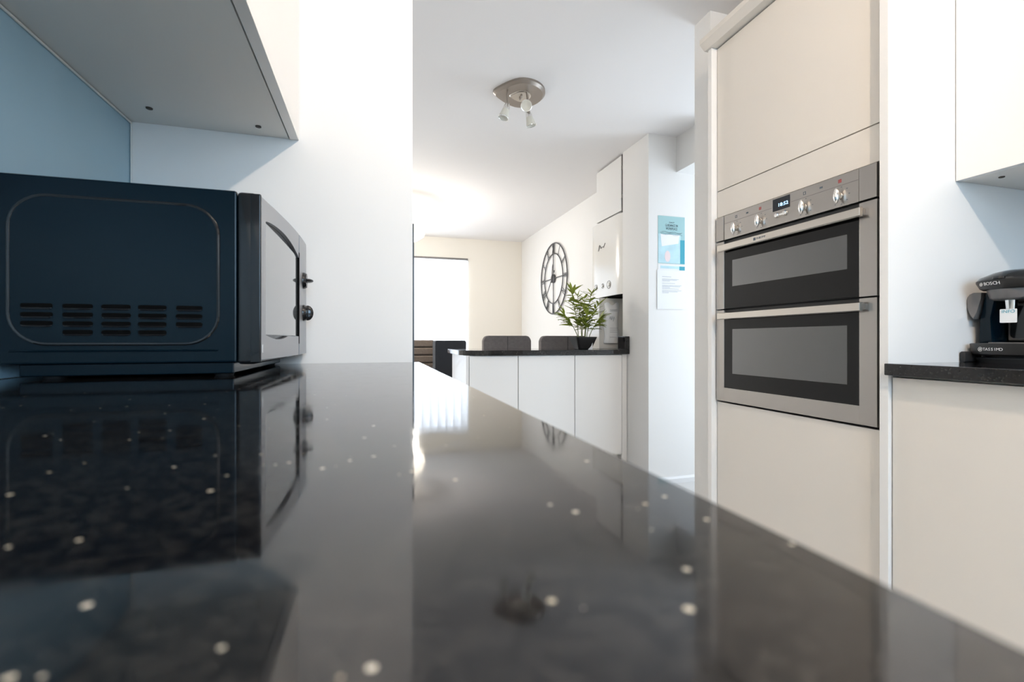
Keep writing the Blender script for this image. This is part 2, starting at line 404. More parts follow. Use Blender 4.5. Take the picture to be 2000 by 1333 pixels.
def slab(bm, y0, y1, z0, z1, off, th, n=10, ztop=None, zbot=None):
    F = []; 
    for i in range(n+1):
        y = y0+(y1-y0)*i/n; x = bow(y)+off
        zt = ztop(y) if ztop else z1; zb = zbot(y) if zbot else z0
        F.append([bm.verts.new(p) for p in ((x, y, zb), (x, y, zt), (x-th, y, zt), (x-th, y, zb))])
    for a, b in zip(F, F[1:]):
        for k in range(4): bm.faces.new((a[k], a[(k+1) % 4], b[(k+1) % 4], b[k]))
    bm.faces.new(F[0]); bm.faces.new(F[-1][::-1])
    return bm
# black moulded surround behind the door
bm = new(); bx(bm, -0.2085, -0.180, 0.8405, 1.2455, 0.929, 1.2045, 0.006, 3); obj('front_surround', bm, 'black_gloss', mw, smooth=True)
bm = new(); bx(bm, -0.190, -0.1740, 0.8402, 0.8458, 0.931, 1.203, 0.0022, 3); obj('front_rim', bm, 'black_gloss', mw, smooth=True)
door = new()
def wline(y): return 1.1655-0.0175*(y-0.868)/0.252
def wtop(y): return wline(y)+0.013*math.sin(PI*min(1, max(0, (y-0.868)/0.252)))**0.8
def wbot(y): return 0.976-0.007*math.sin(PI*min(1, max(0, (y-0.868)/0.15)))
slab(door, 0.846, 0.868, 0.936, 1.2, 0, 0.007); slab(door, 0.868, 1.120, 0.936, 1.2, 0, 0.007, 24, zbot=wtop); slab(door, 0.868, 1.120, 0.936, 0.98, 0, 0.007, 24, ztop=wbot)
dr = obj('door', door, 'silver_paint', mw, smooth=True); dr['label'] = 'silver bowed door'
g = new(); slab(g, 0.847, 1.119, 0.938, 1.198, -0.0075, 0.004); obj('door_back', g, 'black_gloss', dr, smooth=True)
g = new(); slab(g, 0.869, 1.119, 0.977, 1.165, -0.003, 0.003, 16, ztop=wline); obj('window', g, 'mw_glass', dr, smooth=True)
g = new(); slab(g, 1.1201, 1.1289, 0.960, 1.160, 0.0004, 0.004, 3); obj('seam_strip', g, 'dark_gap', mw)
g = new(); slab(g, 1.1205, 1.1285, 0.936, 1.2, -0.0035, 0.006, 3); obj('door_edge', g, 'silver_paint', mw)
g = new(); slab(g, 1.129, 1.2445, 0.936, 1.2, 0, 0.010); cp = obj('control_panel', g, 'silver_paint', mw, smooth=True)
for z, horiz in ((1.106, True), (1.031, False)):
    x = bow(1.188); k = new()
    lathe(k, [(0.019, 0), (0.019, 0.003), (0.016, 0.008), (0, 0.009)], (x, 1.188, z), (1, 0, 0), 28)
    kn = obj('knob', k, 'black_gloss', mw, smooth=True)
    gr = new(); bmesh.ops.create_uvsphere(gr, u_segments=20, v_segments=12, radius=1)
    for v in gr.verts:
        c = v.co
        if horiz: v.co = Vector((x+0.009+c.x*0.013, 1.188+c.y*0.0165, z+c.z*0.005))
        else: v.co = Vector((x+0.009+c.x*0.013, 1.188+c.y*0.006, z+c.z*0.0175))
    obj('grip', gr, 'black_gloss', kn, smooth=True)
# small embossed square emblem low on the door
bm = new(); 
for zz in (0.9475, 0.9595): bx(bm, -0.1742, -0.1736, 0.8505, 0.8595, zz, zz+0.0008)
for yy in (0.8505, 0.8588): bx(bm, -0.1742, -0.1733, yy, yy+0.0008, 0.9475, 0.9603)
for zz in (0.951, 0.954, 0.957): bx(bm, -0.1742, -0.1736, 0.8525, 0.8575, zz, zz+0.0006)
obj('emblem', bm, 'logo_white', mw)

# ------------------------------------------------------------------ oven tower
tw = thing('oven_cabinet', (1.52, 1.19, 0), 'tall cream oven housing cabinet with panel sides and cornice on the right', 'cabinet')
box('end_panel', 'panel_white', tw, 1.230, 1.828, 0.862, 0.8835, 0, 2.078, 0.001)
box('end_panel', 'gloss_white', tw, 1.230, 1.828, 1.502, 1.522, 0, 2.078, 0.001)
box('door', 'gloss_cream', tw, 1.254, 1.274, 0.8855, 1.4985, 1.5325, 2.074, 0.001)
box('filler_panel', 'gloss_cream', tw, 1.254, 1.274, 0.8855, 1.4985, 1.4315, 1.5295, 0.001)
box('door', 'gloss_cream', tw, 1.254, 1.274, 0.8855, 1.4985, 0.150, 0.7345, 0.001)
box('plinth', 'gloss_cream', tw, 1.300, 1.316, 0.881, 1.501, 0.0, 0.146)
bm = new(); bx(bm, 1.276, 1.82, 0.881, 1.501, 0.15, 0.168); bx(bm, 1.276, 1.82, 0.881, 1.501, 0.700, 0.718); bx(bm, 1.276, 1.82, 0.881, 1.501, 1.45, 1.468); bx(bm, 1.276, 1.82, 0.881, 1.501, 2.055, 2.075); bx(bm, 1.81, 1.825, 0.881, 1.501, 0.168, 2.055)
obj('carcass', bm, 'carcass', tw)
bm = new(); prism(bm, [(1.222, 2.079), (1.828, 2.079), (1.828, 2.118), (1.200, 2.118), (1.200, 2.100), (1.212, 2.088)], 'y', 0.850, 1.532)
obj('cornice', bm, 'gloss_cream', tw)

ov = thing('double_oven', (1.5, 1.197, 0.738), 'stainless steel built-in double oven with two glass doors and bar handles', 'oven')
Y0, Y1, YA, YB = 0.900, 1.494, 0.947, 1.453
bm = new()   # steel chassis around two cavities
bx(bm, 1.262, 1.80, Y0+0.002, 0.962, 0.742, 1.428); bx(bm, 1.262, 1.80, 1.432, Y1-0.002, 0.742, 1.428)
bx(bm, 1.262, 1.80, 0.962, 1.432, 1.30, 1.428); bx(bm, 1.262, 1.80, 0.962, 1.432, 1.03, 1.14); bx(bm, 1.262, 1.80, 0.962, 1.432, 0.742, 0.825)
obj('chassis', bm, 'black_matte', ov)
for (za, zb) in ((1.14, 1.30), (0.825, 1.03)):
    bm = new(); x0, x1 = 1.285, 1.62; t = 0.003
    bx(bm, x1, x1+t, 0.964, 1.430, za, zb); bx(bm, x0, x1, 0.9625, 0.9645, za, zb); bx(bm, x0, x1, 1.4295, 1.4315, za, zb)
    bx(bm, x0, x1, 0.9645, 1.4295, za, za+t); bx(bm, x0, x1, 0.9645, 1.4295, zb-t, zb)
    cv = obj('cavity', bm, 'enamel', ov)
    bm = new(); zr = za+(0.045 if za < 1 else 0.03)
    for i in range(16): tube(bm, [(1.295, 0.985+i*0.028, zr), (1.60, 0.985+i*0.028, zr)], 0.0013, 5)
    tube(bm, [(1.293, 0.966, zr), (1.293, 1.428, zr)], 0.002, 6); tube(bm, [(1.602, 0.966, zr), (1.602, 1.428, zr)], 0.002, 6)
    obj('rack', bm, 'chrome', cv, smooth=True)
cpn = box('control_panel', 'steel', ov, 1.2450, 1.262, YA+0.0008, YB-0.0008, 1.3385, 1.4275, 0.001)
box('end_cap', 'steel', ov, 1.2435, 1.262, Y0, YA-0.0008, 1.3385, 1.4275, 0.0012)
box('end_cap', 'steel', ov, 1.2435, 1.262, YB+0.0008, Y1, 1.3385, 1.4275, 0.0012)
box('score_line', 'grey_plastic', cpn, 1.2446, 1.2452, YA+0.002, 1.160, 1.3975, 1.3985); box('score_line', 'grey_plastic', cpn, 1.2446, 1.2452, 1.235, YB-0.002, 1.3975, 1.3985)
dsp = box('display', 'screen', cpn, 1.2440, 1.2452, 1.165, 1.230, 1.384, 1.423)
def brief(name, s, y, z, size, m, par, x=1.2436, width=None): return text(name, s, size, m, par, (x, y, z), (0, -1, 0), (0, 0, 1), width, 0.0002)
brief('digits', '18:52', 1.190, 1.400, 0.015, 'digit', dsp, width=0.036)
for y in (1.392, 1.283, 1.113, 1.001):
    k = new(); lathe(k, [(0.0100, 0), (0.0100, 0.004), (0.009, 0.005), (0, 0.005)], (1.2452, y, 1.369), (-1, 0, 0), 24)
    kn = obj('knob', k, 'steel_light', ov, smooth=True)
    gr = new(); bmesh.ops.create_uvsphere(gr, u_segments=16, v_segments=12, radius=1)
    for v in gr.verts: v.co = Vector((1.240-0.008+v.co.x*0.008, y+v.co.y*0.0075, 1.369+v.co.z*0.0215))
    obj('grip', gr, 'chrome', kn, smooth=True)
    mk = new()
    for q in range(7):
        a = math.radians(-30+q*40); bx(mk, 1.2446, 1.2452, y-0.027*math.sin(a)-0.002, y-0.027*math.sin(a)+0.002, 1.369+0.024*math.cos(a)-0.0008, 1.369+0.024*math.cos(a)+0.0008)
    obj('scale_marks', mk, 'ink', kn)
for y, m_, f in ((1.392, 'ink', 0), (1.340, 'ink', 1), (1.283, 'ink_red', 0), (1.113, 'ink', 0), (1.058, 'ink', 1), (1.001, 'ink_red', 0)):
    mk = new(); z = 1.4105; r = 0.0045
    if f: bx(mk, 1.2445, 1.2451, y-r, y+r, z-0.0025, z+0.0025)
    else:
        for a, b, c, d in ((y-r, y+r, z-r, z-r+0.0014), (y-r, y+r, z+r-0.0014, z+r), (y-r, y-r+0.0014, z-r, z+r), (y+r-0.0014, y+r, z-r, z+r)): bx(mk, 1.2445, 1.2451, a, b, c, d)
        if m_ == 'ink_red': bx(mk, 1.2445, 1.2451, y-0.0012, y+0.0012, z-0.0025, z+0.0025)
    obj('oven_symbol', mk, m_, cpn)
for y in (1.213, 1.182):
    k = new(); lathe(k, [(0.0085, 0), (0.0085, 0.003), (0.006, 0.007), (0, 0.0075)], (1.2452, y, 1.369), (-1, 0, 0), 20); obj('clock_button', k, 'chrome', ov, smooth=True)
k = new(); prism(k, rrect(1.1975, 1.369, 0.03, 0.006, 0.0028, 4), 'x', 1.2425, 1.2455); obj('button_bridge', k, 'chrome', ov)

def oven_door(z0, z1, gz0, gz1, wz0, wz1, hz, logo):
    x0, x1 = 1.2450, 1.2600
    d = obj('oven_door', bx(new(), x0+0.006, x1, Y0+0.003, Y1-0.003, z0, wz0-0.004), 'black_matte', ov)
    bm = new(); bx(bm, x0+0.006, x1, Y0+0.003, Y1-0.003, wz1+0.004, z1); obj('top_rail', bm, 'black_matte', d)
    box('side_trim', 'steel', d, x0, x1, Y0, YA, z0, z1, 0.0012); box('side_trim', 'steel', d, x0, x1, YB, Y1, z0, z1, 0.0012)
    if gz0-z0 > 0.006: box('bottom_trim', 'steel', d, x0, x1, YA-0.0005, YB+0.0005, z0, gz0, 0.0006)
    bm = new(); wy0, wy1 = 0.981, 1.412; x0 += 0.001
    bx(bm, x0, x1, YA, wy0, gz0, gz1); bx(bm, x0, x1, wy1, YB, gz0, gz1); bx(bm, x0, x1, wy0, wy1, gz0, wz0); bx(bm, x0, x1, wy0, wy1, wz1, gz1)
    obj('glass_border', bm, 'oven_black', d)
    box('window_glass', 'oven_pane', d, x0, x0+0.004, wy0, wy1, wz0, wz1)
    bm = new(); prism(bm, [(1.2210, hz-0.010), (1.2260, hz-0.0125), (1.2330, hz-0.0125), (1.2330, hz+0.0125), (1.2260, hz+0.0125), (1.2210, hz+0.010)], 'y', 0.928, 1.462, 0.001)
    h = obj('handle', bm, 'steel_light', d, smooth=False); h['label'] = 'flat steel bar handle'
    for y in (0.934, 1.445): bm = new(); bx(bm, 1.2330, 1.2455, y-0.005, y+0.013, hz-0.009, hz+0.009, 0.002); obj('handle_mount', bm, 'steel', d, smooth=True)
    if logo:
        mk = new(); bx(mk, 1.2204, 1.2211, 1.278, 1.287, hz-0.0045, hz+0.0045); bx(mk, 1.2200, 1.2205, 1.2805, 1.2845, hz-0.002, hz+0.002)
        obj('logo_mark', mk, 'ink', d)
        brief('logo_lettering', 'NEFF', 1.255, hz, 0.009, 'ink', d, x=1.2206, width=0.036)
oven_door(1.083, 1.3335, 1.085, 1.312, 1.163, 1.258, 1.3060, True)
oven_door(0.742, 1.079, 0.792, 1.070, 0.846, 1.008, 1.0560, False)

# ------------------------------------------------------------------ right run
tag(obj('worktop', front_edge(new(), 1.2130, 1.828, -1.68, 0.8605, 0.881, WT), 'granite', smooth=True), 'black granite worktop beside the oven tower under the coffee machine', 'worktop')
for i in range(4):
    y1 = 0.8605-0.63*i
    base_unit(1.262, 1.828, 1.2400, max(y1-0.63, -1.68), y1, 'cream slab-door base cabinet under the right-hand worktop, %s' % ['against the oven tower', 'second from the oven tower', 'third from the oven tower', 'farthest from the oven tower'][i], 'base cabinets under the right worktop', top=0.880)
for i in range(3):
    y1 = 0.8610-0.6*i
    wall_unit(1.489, 1.828, y1-0.6, y1, 1.386, 2.2, 1.469, 'cream wall cupboard over the coffee machine, against the oven tower' if i == 0 else 'cream wall cupboard over the right worktop, %s from the oven tower' % ['', 'second', 'third'][i], 'wall cupboards over the right worktop')

# ------------------------------------------------------------------ coffee machine (local: x to the viewer's right, y into the wall)
cm = thing('coffee_machine', (1.485, 0.772, WT), 'black pod coffee machine with steel spout on the right-hand worktop', 'coffee machine', rz=-PI/2)
def plan(hw, yf, yb, bulge, n=12, taper=0.9):
    pts = [(hw*math.sin(t)/math.sin(1.15) if True else 0, yf+bulge*(1-math.cos(t))/(1-math.cos(1.15))) for t in [(-1.15+2.3*i/n) for i in range(n+1)]]
    return pts+[(hw*taper, yb), (-hw*taper, yb)]
L_ = dict(world=False, smooth=True)
bm = new(); loft(bm, [(0.0, plan(0.074, 0.012, 0.25, 0.03)), (0.010, plan(0.078, 0.008, 0.25, 0.03)), (0.013, plan(0.076, 0.010, 0.25, 0.03))]); obj('base', bm, 'black_matte', cm, **L_)
bm = new(); loft(bm, [(0.012, plan(0.060, 0.02, 0.2, 0.03)), (0.018, plan(0.060, 0.02, 0.2, 0.03))]); obj('base_recess', bm, 'black_matte', cm, **L_)
bm = new(); loft(bm, [(0.018, plan(0.072, 0.006, 0.24, 0.028)), (0.022, plan(0.080, 0.000, 0.24, 0.028)), (0.048, plan(0.082, -0.002, 0.24, 0.028)), (0.050, plan(0.080, 0.000, 0.24, 0.028))]); band = obj('drip_tray', bm, 'black_plastic', cm, **L_)
bm = new()
for i in range(9): bx(bm, -0.034, 0.034, 0.018+i*0.008, 0.021+i*0.008, 0.0500, 0.0520)
bx(bm, -0.037, -0.034, 0.016, 0.086, 0.050, 0.0522); bx(bm, 0.034, 0.037, 0.016, 0.086, 0.050, 0.0522)
obj('grille', bm, 'grey_plastic', band, world=False)
bm = new(); prism(bm, rrect(-0.0815, 0.014, 0.012, 0.028, 0.005, 5), 'y', -0.002, 0.06, 0.001); obj('side_foot', bm, 'black_matte', cm, **L_)
bm = new(); bx(bm, -0.068, 0.068, 0.10, 0.24, 0.048, 0.205, 0.008, 3); obj('back_body', bm, 'black_plastic', cm, **L_)
for s in (-1, 1):   # slanted wings either side of the cup bay
    bm = new(); q = [(0.050, 0.080, 0.032), (0.115, 0.072, 0.022), (0.175, 0.056, 0.012), (0.196, 0.040, 0.004)]
    secs = []
    for (z, xo, yf) in q:
        xi = xo-0.034 if z > 0.1 else xo-0.040
        pts = [(xo, 0.15), (xo, yf+0.034), (xo-0.006, yf+0.018), (xi+0.004, yf+0.010), (xi, yf+0.018), (xi, 0.15)]
        secs.append((z, [(s*a, b) for a, b in pts]))
    loft(bm, secs); obj('side_wing', bm, 'black_satin', cm, **L_)
bm = new(); bx(bm, -0.036, 0.036, 0.088, 0.104, 0.056, 0.152, 0.004, 3); obj('bay_panel', bm, 'grey_plastic', cm, **L_)
bm = new(); prism(bm, rrect(0, 0.104, 0.060, 0.082, 0.008, 5), 'y', 0.0865, 0.0885, 0.0006); obj('bay_inset', bm, 'black_gloss', cm, **L_)
bm = new(); loft(bm, [(0.157, plan(0.036, 0.008, 0.16, 0.03)), (0.163, plan(0.044, 0.000, 0.16, 0.035)), (0.184, plan(0.050, -0.006, 0.16, 0.04))]); obj('brew_head', bm, 'grey_plastic', cm, **L_)
bm = new(); loft(bm, [(0.184, plan(0.052, -0.006, 0.22, 0.03)), (0.188, plan(0.057, -0.010, 0.22, 0.03)), (0.203, plan(0.062, -0.016, 0.22, 0.03)), (0.208, plan(0.062, -0.016, 0.22, 0.03))]); hb = obj('head_band', bm, 'black_plastic', cm, **L_)
bm = new(); loft(bm, [(0.208, plan(0.0615, -0.0155, 0.22, 0.03)), (0.216, plan(0.058, -0.010, 0.22, 0.03)), (0.227, plan(0.050, 0.008, 0.20, 0.05)), (0.2325, plan(0.034, 0.03, 0.17, 0.04)), (0.233, plan(0.01, 0.06, 0.13, 0.02))]); obj('lid', bm, 'black_gloss', cm, **L_)
bm = new(); loft(bm, [(0.209, plan(0.012, -0.021, 0.03, 0.004)), (0.214, plan(0.011, -0.020, 0.03, 0.004))]); obj('lid_catch', bm, 'black_gloss', cm, **L_)
bm = new(); lathe(bm, [(0.0085, 0), (0.0105, 0.002), (0.0125, 0.024), (0.0125, 0.026)], (0, 0.032, 0.1335), (0, 0, 1), 24); obj('spout', bm, 'chrome', cm, **L_)
bm = new(); prism(bm, rrect(0.0, 0.118, 0.033, 0.034, 0.002, 3), 'y', 0.0205, 0.0213); lb = obj('hanging_label', bm, 'paper', cm, world=False); lb['label'] = 'small white square label below the spout'
text('label_lettering', 'INFO', 0.011, 'label_blue', lb, (0.0, 0.0203, 0.1285), (1, 0, 0), (0, 0, 1), 0.025, 0.0002, local=True)
# water tank bulging out at the back left
bm = new(); prism(bm, [(-0.074, 0.113), (-0.082, 0.125), (-0.086, 0.140), (-0.0875, 0.155), (-0.087, 0.170), (-0.083, 0.178), (-0.074, 0.182), (-0.056, 0.181), (-0.058, 0.165), (-0.062, 0.150), (-0.067, 0.130)], 'y', 0.026, 0.10, 0.0015)
obj('water_tank', bm, 'grey_plastic', cm, **L_)
# lettering on curved bands
def curved(name, s, size, par, x0, x1, z, hw, yf, bulge, m='logo_white', lean=0):
    n = len(s)
    me_all = new()
    for i, ch in enumerate(s):
        x = x0+(x1-x0)*(i+0.5)/n
        t = math.asin(max(-1, min(1, x/hw*math.sin(1.15)))); y = yf+bulge*(1-math.cos(t))/(1-math.cos(1.15))
        sl = (bulge*math.sin(t)/(1-math.cos(1.15)))/(hw*math.cos(t)/math.sin(1.15))
        r = Vector((1, sl, 0)).normalized(); u = Vector((0, -lean, 1)).normalized()
        o = text('ch', ch, size, m, par, (x, y-0.0012, z), r, u, None, 0.0002, local=True)
        me_all.from_mesh(o.data); me = o.data; bpy.data.objects.remove(o); bpy.data.meshes.remove(me)
    me = bpy.data.meshes.new(name); me_all.to_mesh(me); me_all.free(); return link(name, me, m, par)
curved('maker_lettering', 'BOSCH', 0.0115, hb, -0.033, 0.003, 0.1985, 0.0612, -0.0150, 0.03, lean=0.35)
curved('product_lettering', 'TASSIMO', 0.0100, band, -0.041, 0.001, 0.0345, 0.082, -0.0022, 0.028)
def ringmark(name, x, z, r, hw, yf, bulge, par, spokes):
    t = math.asin(x/hw*math.sin(1.15)); y = yf+bulge*(1-math.cos(t))/(1-math.cos(1.15))-0.0014
    sl = (bulge*math.sin(t)/(1-math.cos(1.15)))/(hw*math.cos(t)/math.sin(1.15)); R = Vector((1, sl, 0)).normalized(); U = Vector((0, 0, 1)); o = Vector((x, y, z))
    bm = new(); tube(bm, [o+(R*math.cos(a)+U*math.sin(a))*r for a in [2*PI*i/20 for i in range(20)]], 0.0005, 5, closed=True)
    for a in spokes: d = R*math.cos(a)+U*math.sin(a); tube(bm, [o-d*r*0.7, o+d*r*0.7], 0.0005, 5)
    obj(name, bm, 'logo_white', par, world=False)
ringmark('maker_emblem', -0.0395, 0.1985, 0.0042, 0.0612, -0.0150, 0.03, hb, [0, PI/2])
ringmark('product_emblem', -0.047, 0.0345, 0.0052, 0.082, -0.0022, 0.028, band, [0, PI/3, 2*PI/3])

# ------------------------------------------------------------------ peninsula
def pen_unit(x0, x1, label, end=False):
    t = thing('base_cabinet', ((x0+x1)/2, 3.3, 0), label, 'cabinet', 'peninsula cabinets')
    box('carcass', 'carcass', t, x0+0.001, x1-0.001, 3.05, 3.585, 0.14, 0.866)
    box('door', 'gloss_white', t, x0+0.0022, x1-0.0022, 3.03, 3.049, 0.15, 0.862, 0.0012)
    box('plinth', 'gloss_white', t, x0, x1, 3.09, 3.106, 0, 0.138)
    return t
a = pen_unit(0.597, 0.933, 'white slab-door cabinet at the rounded free end of the peninsula')
box('end_panel', 'gloss_white', a, 0.577, 0.596, 3.03, 3.590, 0, 0.866, 0.001)
pen_unit(0.933, 1.347, 'white slab-door cabinet in the middle of the peninsula')
b = pen_unit(1.347, 1.715, 'white slab-door cabinet of the peninsula next to the wall')
box('filler_strip', 'gloss_white', b, 1.717, 1.757, 3.034, 3.05, 0.0, 0.866, 0.001)
pts = [(1.758, 3.0), (1.758, 3.098), (1.998, 3.104), (1.998, 3.63), (0.548, 3.63)]
r = 0.17
pts += [(0.548, 3.0+r)] + [(0.548+r-r*math.cos(t), 3.0+r-r*math.sin(t)) for t in [PI/2*i/10 for i in range(1, 11)]]
bm = new(); prism(bm, pts, 'z', 0.868, 0.900, 0.003)
pw = tag(obj('worktop', bm, 'granite', smooth=False), 'black granite worktop with rounded corner on the peninsula under the potted plant', 'worktop')
box('upstand', 'granite', pw, 1.722, 1.758, 3.000, 3.104, 0.9001, 0.996, 0.002)
# ------------------------------------------------------------------ boiler, its cupboard, boxing, packet
bo = thing('boiler', (1.88, 3.36, 1.30), 'white wall-hung gas boiler with curved front above the peninsula end', 'boiler')
ys = [3.105+0.51*i/14 for i in range(15)]
pts = [(1.757-0.004*math.sin(PI*i/14)+(0.012 if i in (0, 14) else 0)+(0.004 if i in (1, 13) else 0), y) for i, y in enumerate(ys)]
bm = new(); prism(bm, pts+[(1.998, 3.615), (1.998, 3.105)], 'z', 1.312, 1.915, 0.002); cas = obj('casing', bm, 'boiler_white', bo, smooth=True)
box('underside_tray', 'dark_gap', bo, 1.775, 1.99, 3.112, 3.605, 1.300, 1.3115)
for y, r_ in ((3.30, 0.030), (3.40, 0.018), (3.52, 0.022)):
    k = new(); tube(k, [(1.752, y+r_*math.cos(t), 1.40+r_*math.sin(t)) for t in [2*PI*i/20 for i in range(20)]], 0.0018, 6, closed=True)
    d = obj('dial', k, 'grey_plastic', bo, smooth=True)
    k = new(); lathe(k, [(r_*0.55, 0), (r_*0.5, 0.01), (0, 0.011)], (1.755, y, 1.40), (-1, 0, 0), 20); obj('dial_knob', k, 'boiler_white', d, smooth=True)
k = new()
for pl in ([(3.475, 1.690), (3.465, 1.705), (3.455, 1.735)], [(3.455, 1.735), (3.44, 1.725), (3.43, 1.705), (3.41, 1.712)], [(3.40, 1.715), (3.385, 1.705), (3.37, 1.722), (3.36, 1.735)]):
    tube(k, [(1.7515, y, z) for y, z in pl], 0.003, 5)
obj('emblem', k, 'grey_plastic', bo, smooth=True)
bc = thing('boiler_cupboard', (1.88, 3.31, 1.93), 'white cupboard door boxing in the flue above the boiler', 'cupboard')
box('door', 'wall_paint', bc, 1.757, 1.775, 3.120, 3.518, 1.928, 2.335, 0.0015)
box('carcass', 'carcass', bc, 1.778, 1.998, 3.125, 3.512, 1.926, 2.345)
box('shadow_gap', 'dark_gap', bc, 1.765, 1.778, 3.102, 3.122, 1.918, 2.345)
for z in (2.02, 2.23): box('hinge', 'steel', bc, 1.7585, 1.766, 3.110, 3.1195, z, z+0.03)
pb = tag(box('pipe_boxing', 'boiler_white', None, 1.690, 1.998, 3.34, 3.60, 0.9005, 1.298, 0.002), 'cream boxed-in pipe cover standing on the peninsula beneath the boiler', 'boxing')
bm = new(); random.seed(3)
nu, nv = 8, 18; F = []
for j in range(nv+1):
    row = []
    v = j/nv
    for i in range(nu+1):
        u = i/nu; th = 0.020*math.sin(PI*u)**0.5*(1-0.75*max(0, v-0.82)/0.18)
        x = 1.728+0.125*u+0.006*math.sin(v*9)*(1 if v > 0.1 else 0); z = 0.945+0.31*v+(0.012*math.sin(u*9) if j == nv else 0)
        row.append((x, 3.332-th-0.004*random.random(), z))
    F.append(row)
V = [[bm.verts.new(p) for p in r_] for r_ in F]; B = [[bm.verts.new((p[0], 3.339, p[2])) for p in r_] for r_ in F]
for j in range(nv):
    for i in range(nu):
        bm.faces.new((V[j][i], V[j][i+1], V[j+1][i+1], V[j+1][i])); bm.faces.new((B[j][i], B[j+1][i], B[j+1][i+1], B[j][i+1]))
for j in range(nv):
    bm.faces.new((V[j][0], V[j+1][0], B[j+1][0], B[j][0])); bm.faces.new((V[j][nu], B[j][nu], B[j+1][nu], V[j+1][nu]))
for i in range(nu):
    bm.faces.new((V[0][i], B[0][i], B[0][i+1], V[0][i+1])); bm.faces.new((V[nv][i], V[nv][i+1], B[nv][i+1], B[nv][i]))
pk = tag(obj('packet', bm, 'packet', smooth=True), 'crumpled white plastic packet with faint blue print hanging below the boiler', 'packet')
k = new()
for q in range(3): tube(k, [(1.762+0.016*q, 3.306, 1.135-0.01*q), (1.768+0.016*q, 3.305, 1.152), (1.776+0.016*q, 3.306, 1.13)], 0.0022, 5)
for z in (1.195, 1.205, 1.06, 1.045, 1.03, 0.99): bx(k, 1.765, 1.832, 3.3052, 3.3065, z, z+0.003)
obj('print', k, 'ink_faint', pk)

# ------------------------------------------------------------------ potted bamboo
pl = thing('potted_plant', (1.495, 3.22, 0.9003), 'green bamboo-like plant in a black tapered pot on the peninsula', 'plant')
def sq(h, r): return rrect(0, 0, h*2, h*2, r, 5)
bm = new(); loft(bm, [(0.0, sq(0.050, 0.02)), (0.003, sq(0.054, 0.022)), (0.088, sq(0.083, 0.02)), (0.092, sq(0.083, 0.02)), (0.092, sq(0.077, 0.018)), (0.078, sq(0.074, 0.018))])
obj('pot', bm, 'pot_black', pl, world=False, smooth=True)
bm = new(); loft(bm, [(0.07, sq(0.070, 0.02)), (0.080, sq(0.0735, 0.02))]); obj('soil', bm, 'soil', pl, world=False)
lb_ = new(); n = 6; Ls = 1.0
cl = [(t, 0.0, -0.18*t*t) for t in [i/n for i in range(n+1)]]; wd = [0.02, 0.085, 0.11, 0.10, 0.075, 0.04, 0.004]
rowA = [lb_.verts.new((p[0], w_, p[2]+0.025)) for p, w_ in zip(cl, wd)]; rowC = [lb_.verts.new((p[0], 0, p[2])) for p in cl]; rowB = [lb_.verts.new((p[0], -w_, p[2]+0.025)) for p, w_ in zip(cl, wd)]
for i in range(n):
    lb_.faces.new((rowC[i], rowC[i+1], rowA[i+1], rowA[i])); lb_.faces.new((rowB[i], rowB[i+1], rowC[i+1], rowC[i]))
leafme = bpy.data.meshes.new('leaf'); lb_.to_mesh(leafme); lb_.free(); leafme.materials.append(M['leaf'])
for p in leafme.polygons: p.use_smooth = True
random.seed(21)
stems = [(-0.035, 0.0, -0.06, 0.00, 0.40), (0.0, 0.02, -0.02, 0.03, 0.36), (-0.015, -0.02, 0.005, -0.03, 0.33), (0.02, 0.0, 0.05, 0.0, 0.38), (0.015, -0.03, 0.085, -0.02, 0.28), (-0.03, 0.02, -0.11, 0.0, 0.20), (0.055, 0.01, 0.115, 0.02, 0.19), (0.0, -0.03, 0.0, -0.05, 0.20)]
for (x0, y0, dx, dy, h) in stems:
    h *= 0.90
    bm = new(); P = []
    for i in range(7):
        t = i/6; P.append(Vector((x0+dx*t**1.5, y0+dy*t**1.5, 0.078+h*t)))
    tube(bm, P, [0.0032-0.0018*i/6 for i in range(7)], 6); obj('stem', bm, 'stem', pl, world=False, smooth=True)
    nl = int(16+h*74)
    for q in range(nl):
        t = 0.22+0.80*(q/nl) if h > 0.25 else 0.45+0.57*(q/nl); t = min(1, t); i = min(5, int(t*6)); pos = P[i].lerp(P[i+1], t*6-i)
        a = q*2.4+random.uniform(-0.5, 0.5); el = random.uniform(-0.15, 0.75) if t < 0.9 else random.uniform(0.3, 1.25)
        if dx < -0.1: a = random.choice((PI, PI, a))+random.uniform(-0.7, 0.7)
        if dx > 0.1: a = random.uniform(-0.8, 0.8)
        ln = random.uniform(0.055, 0.105)
        l = bpy.data.objects.new('leaf', leafme); COL.objects.link(l); l.parent = pl; l.location = pos
        l.rotation_euler = (random.uniform(-0.7, 0.7), -el, a); l.scale = (ln, ln*random.uniform(0.9, 1.25), ln)
bm = new(); prism(bm, [(1.495, 0.9003), (1.530, 0.9003), (1.530, 0.948), (1.520, 0.925)], 'y', 3.128, 3.1295)
tag(obj('card', bm, 'paper'), 'small white pointed paper card in front of the black plant pot', 'card')

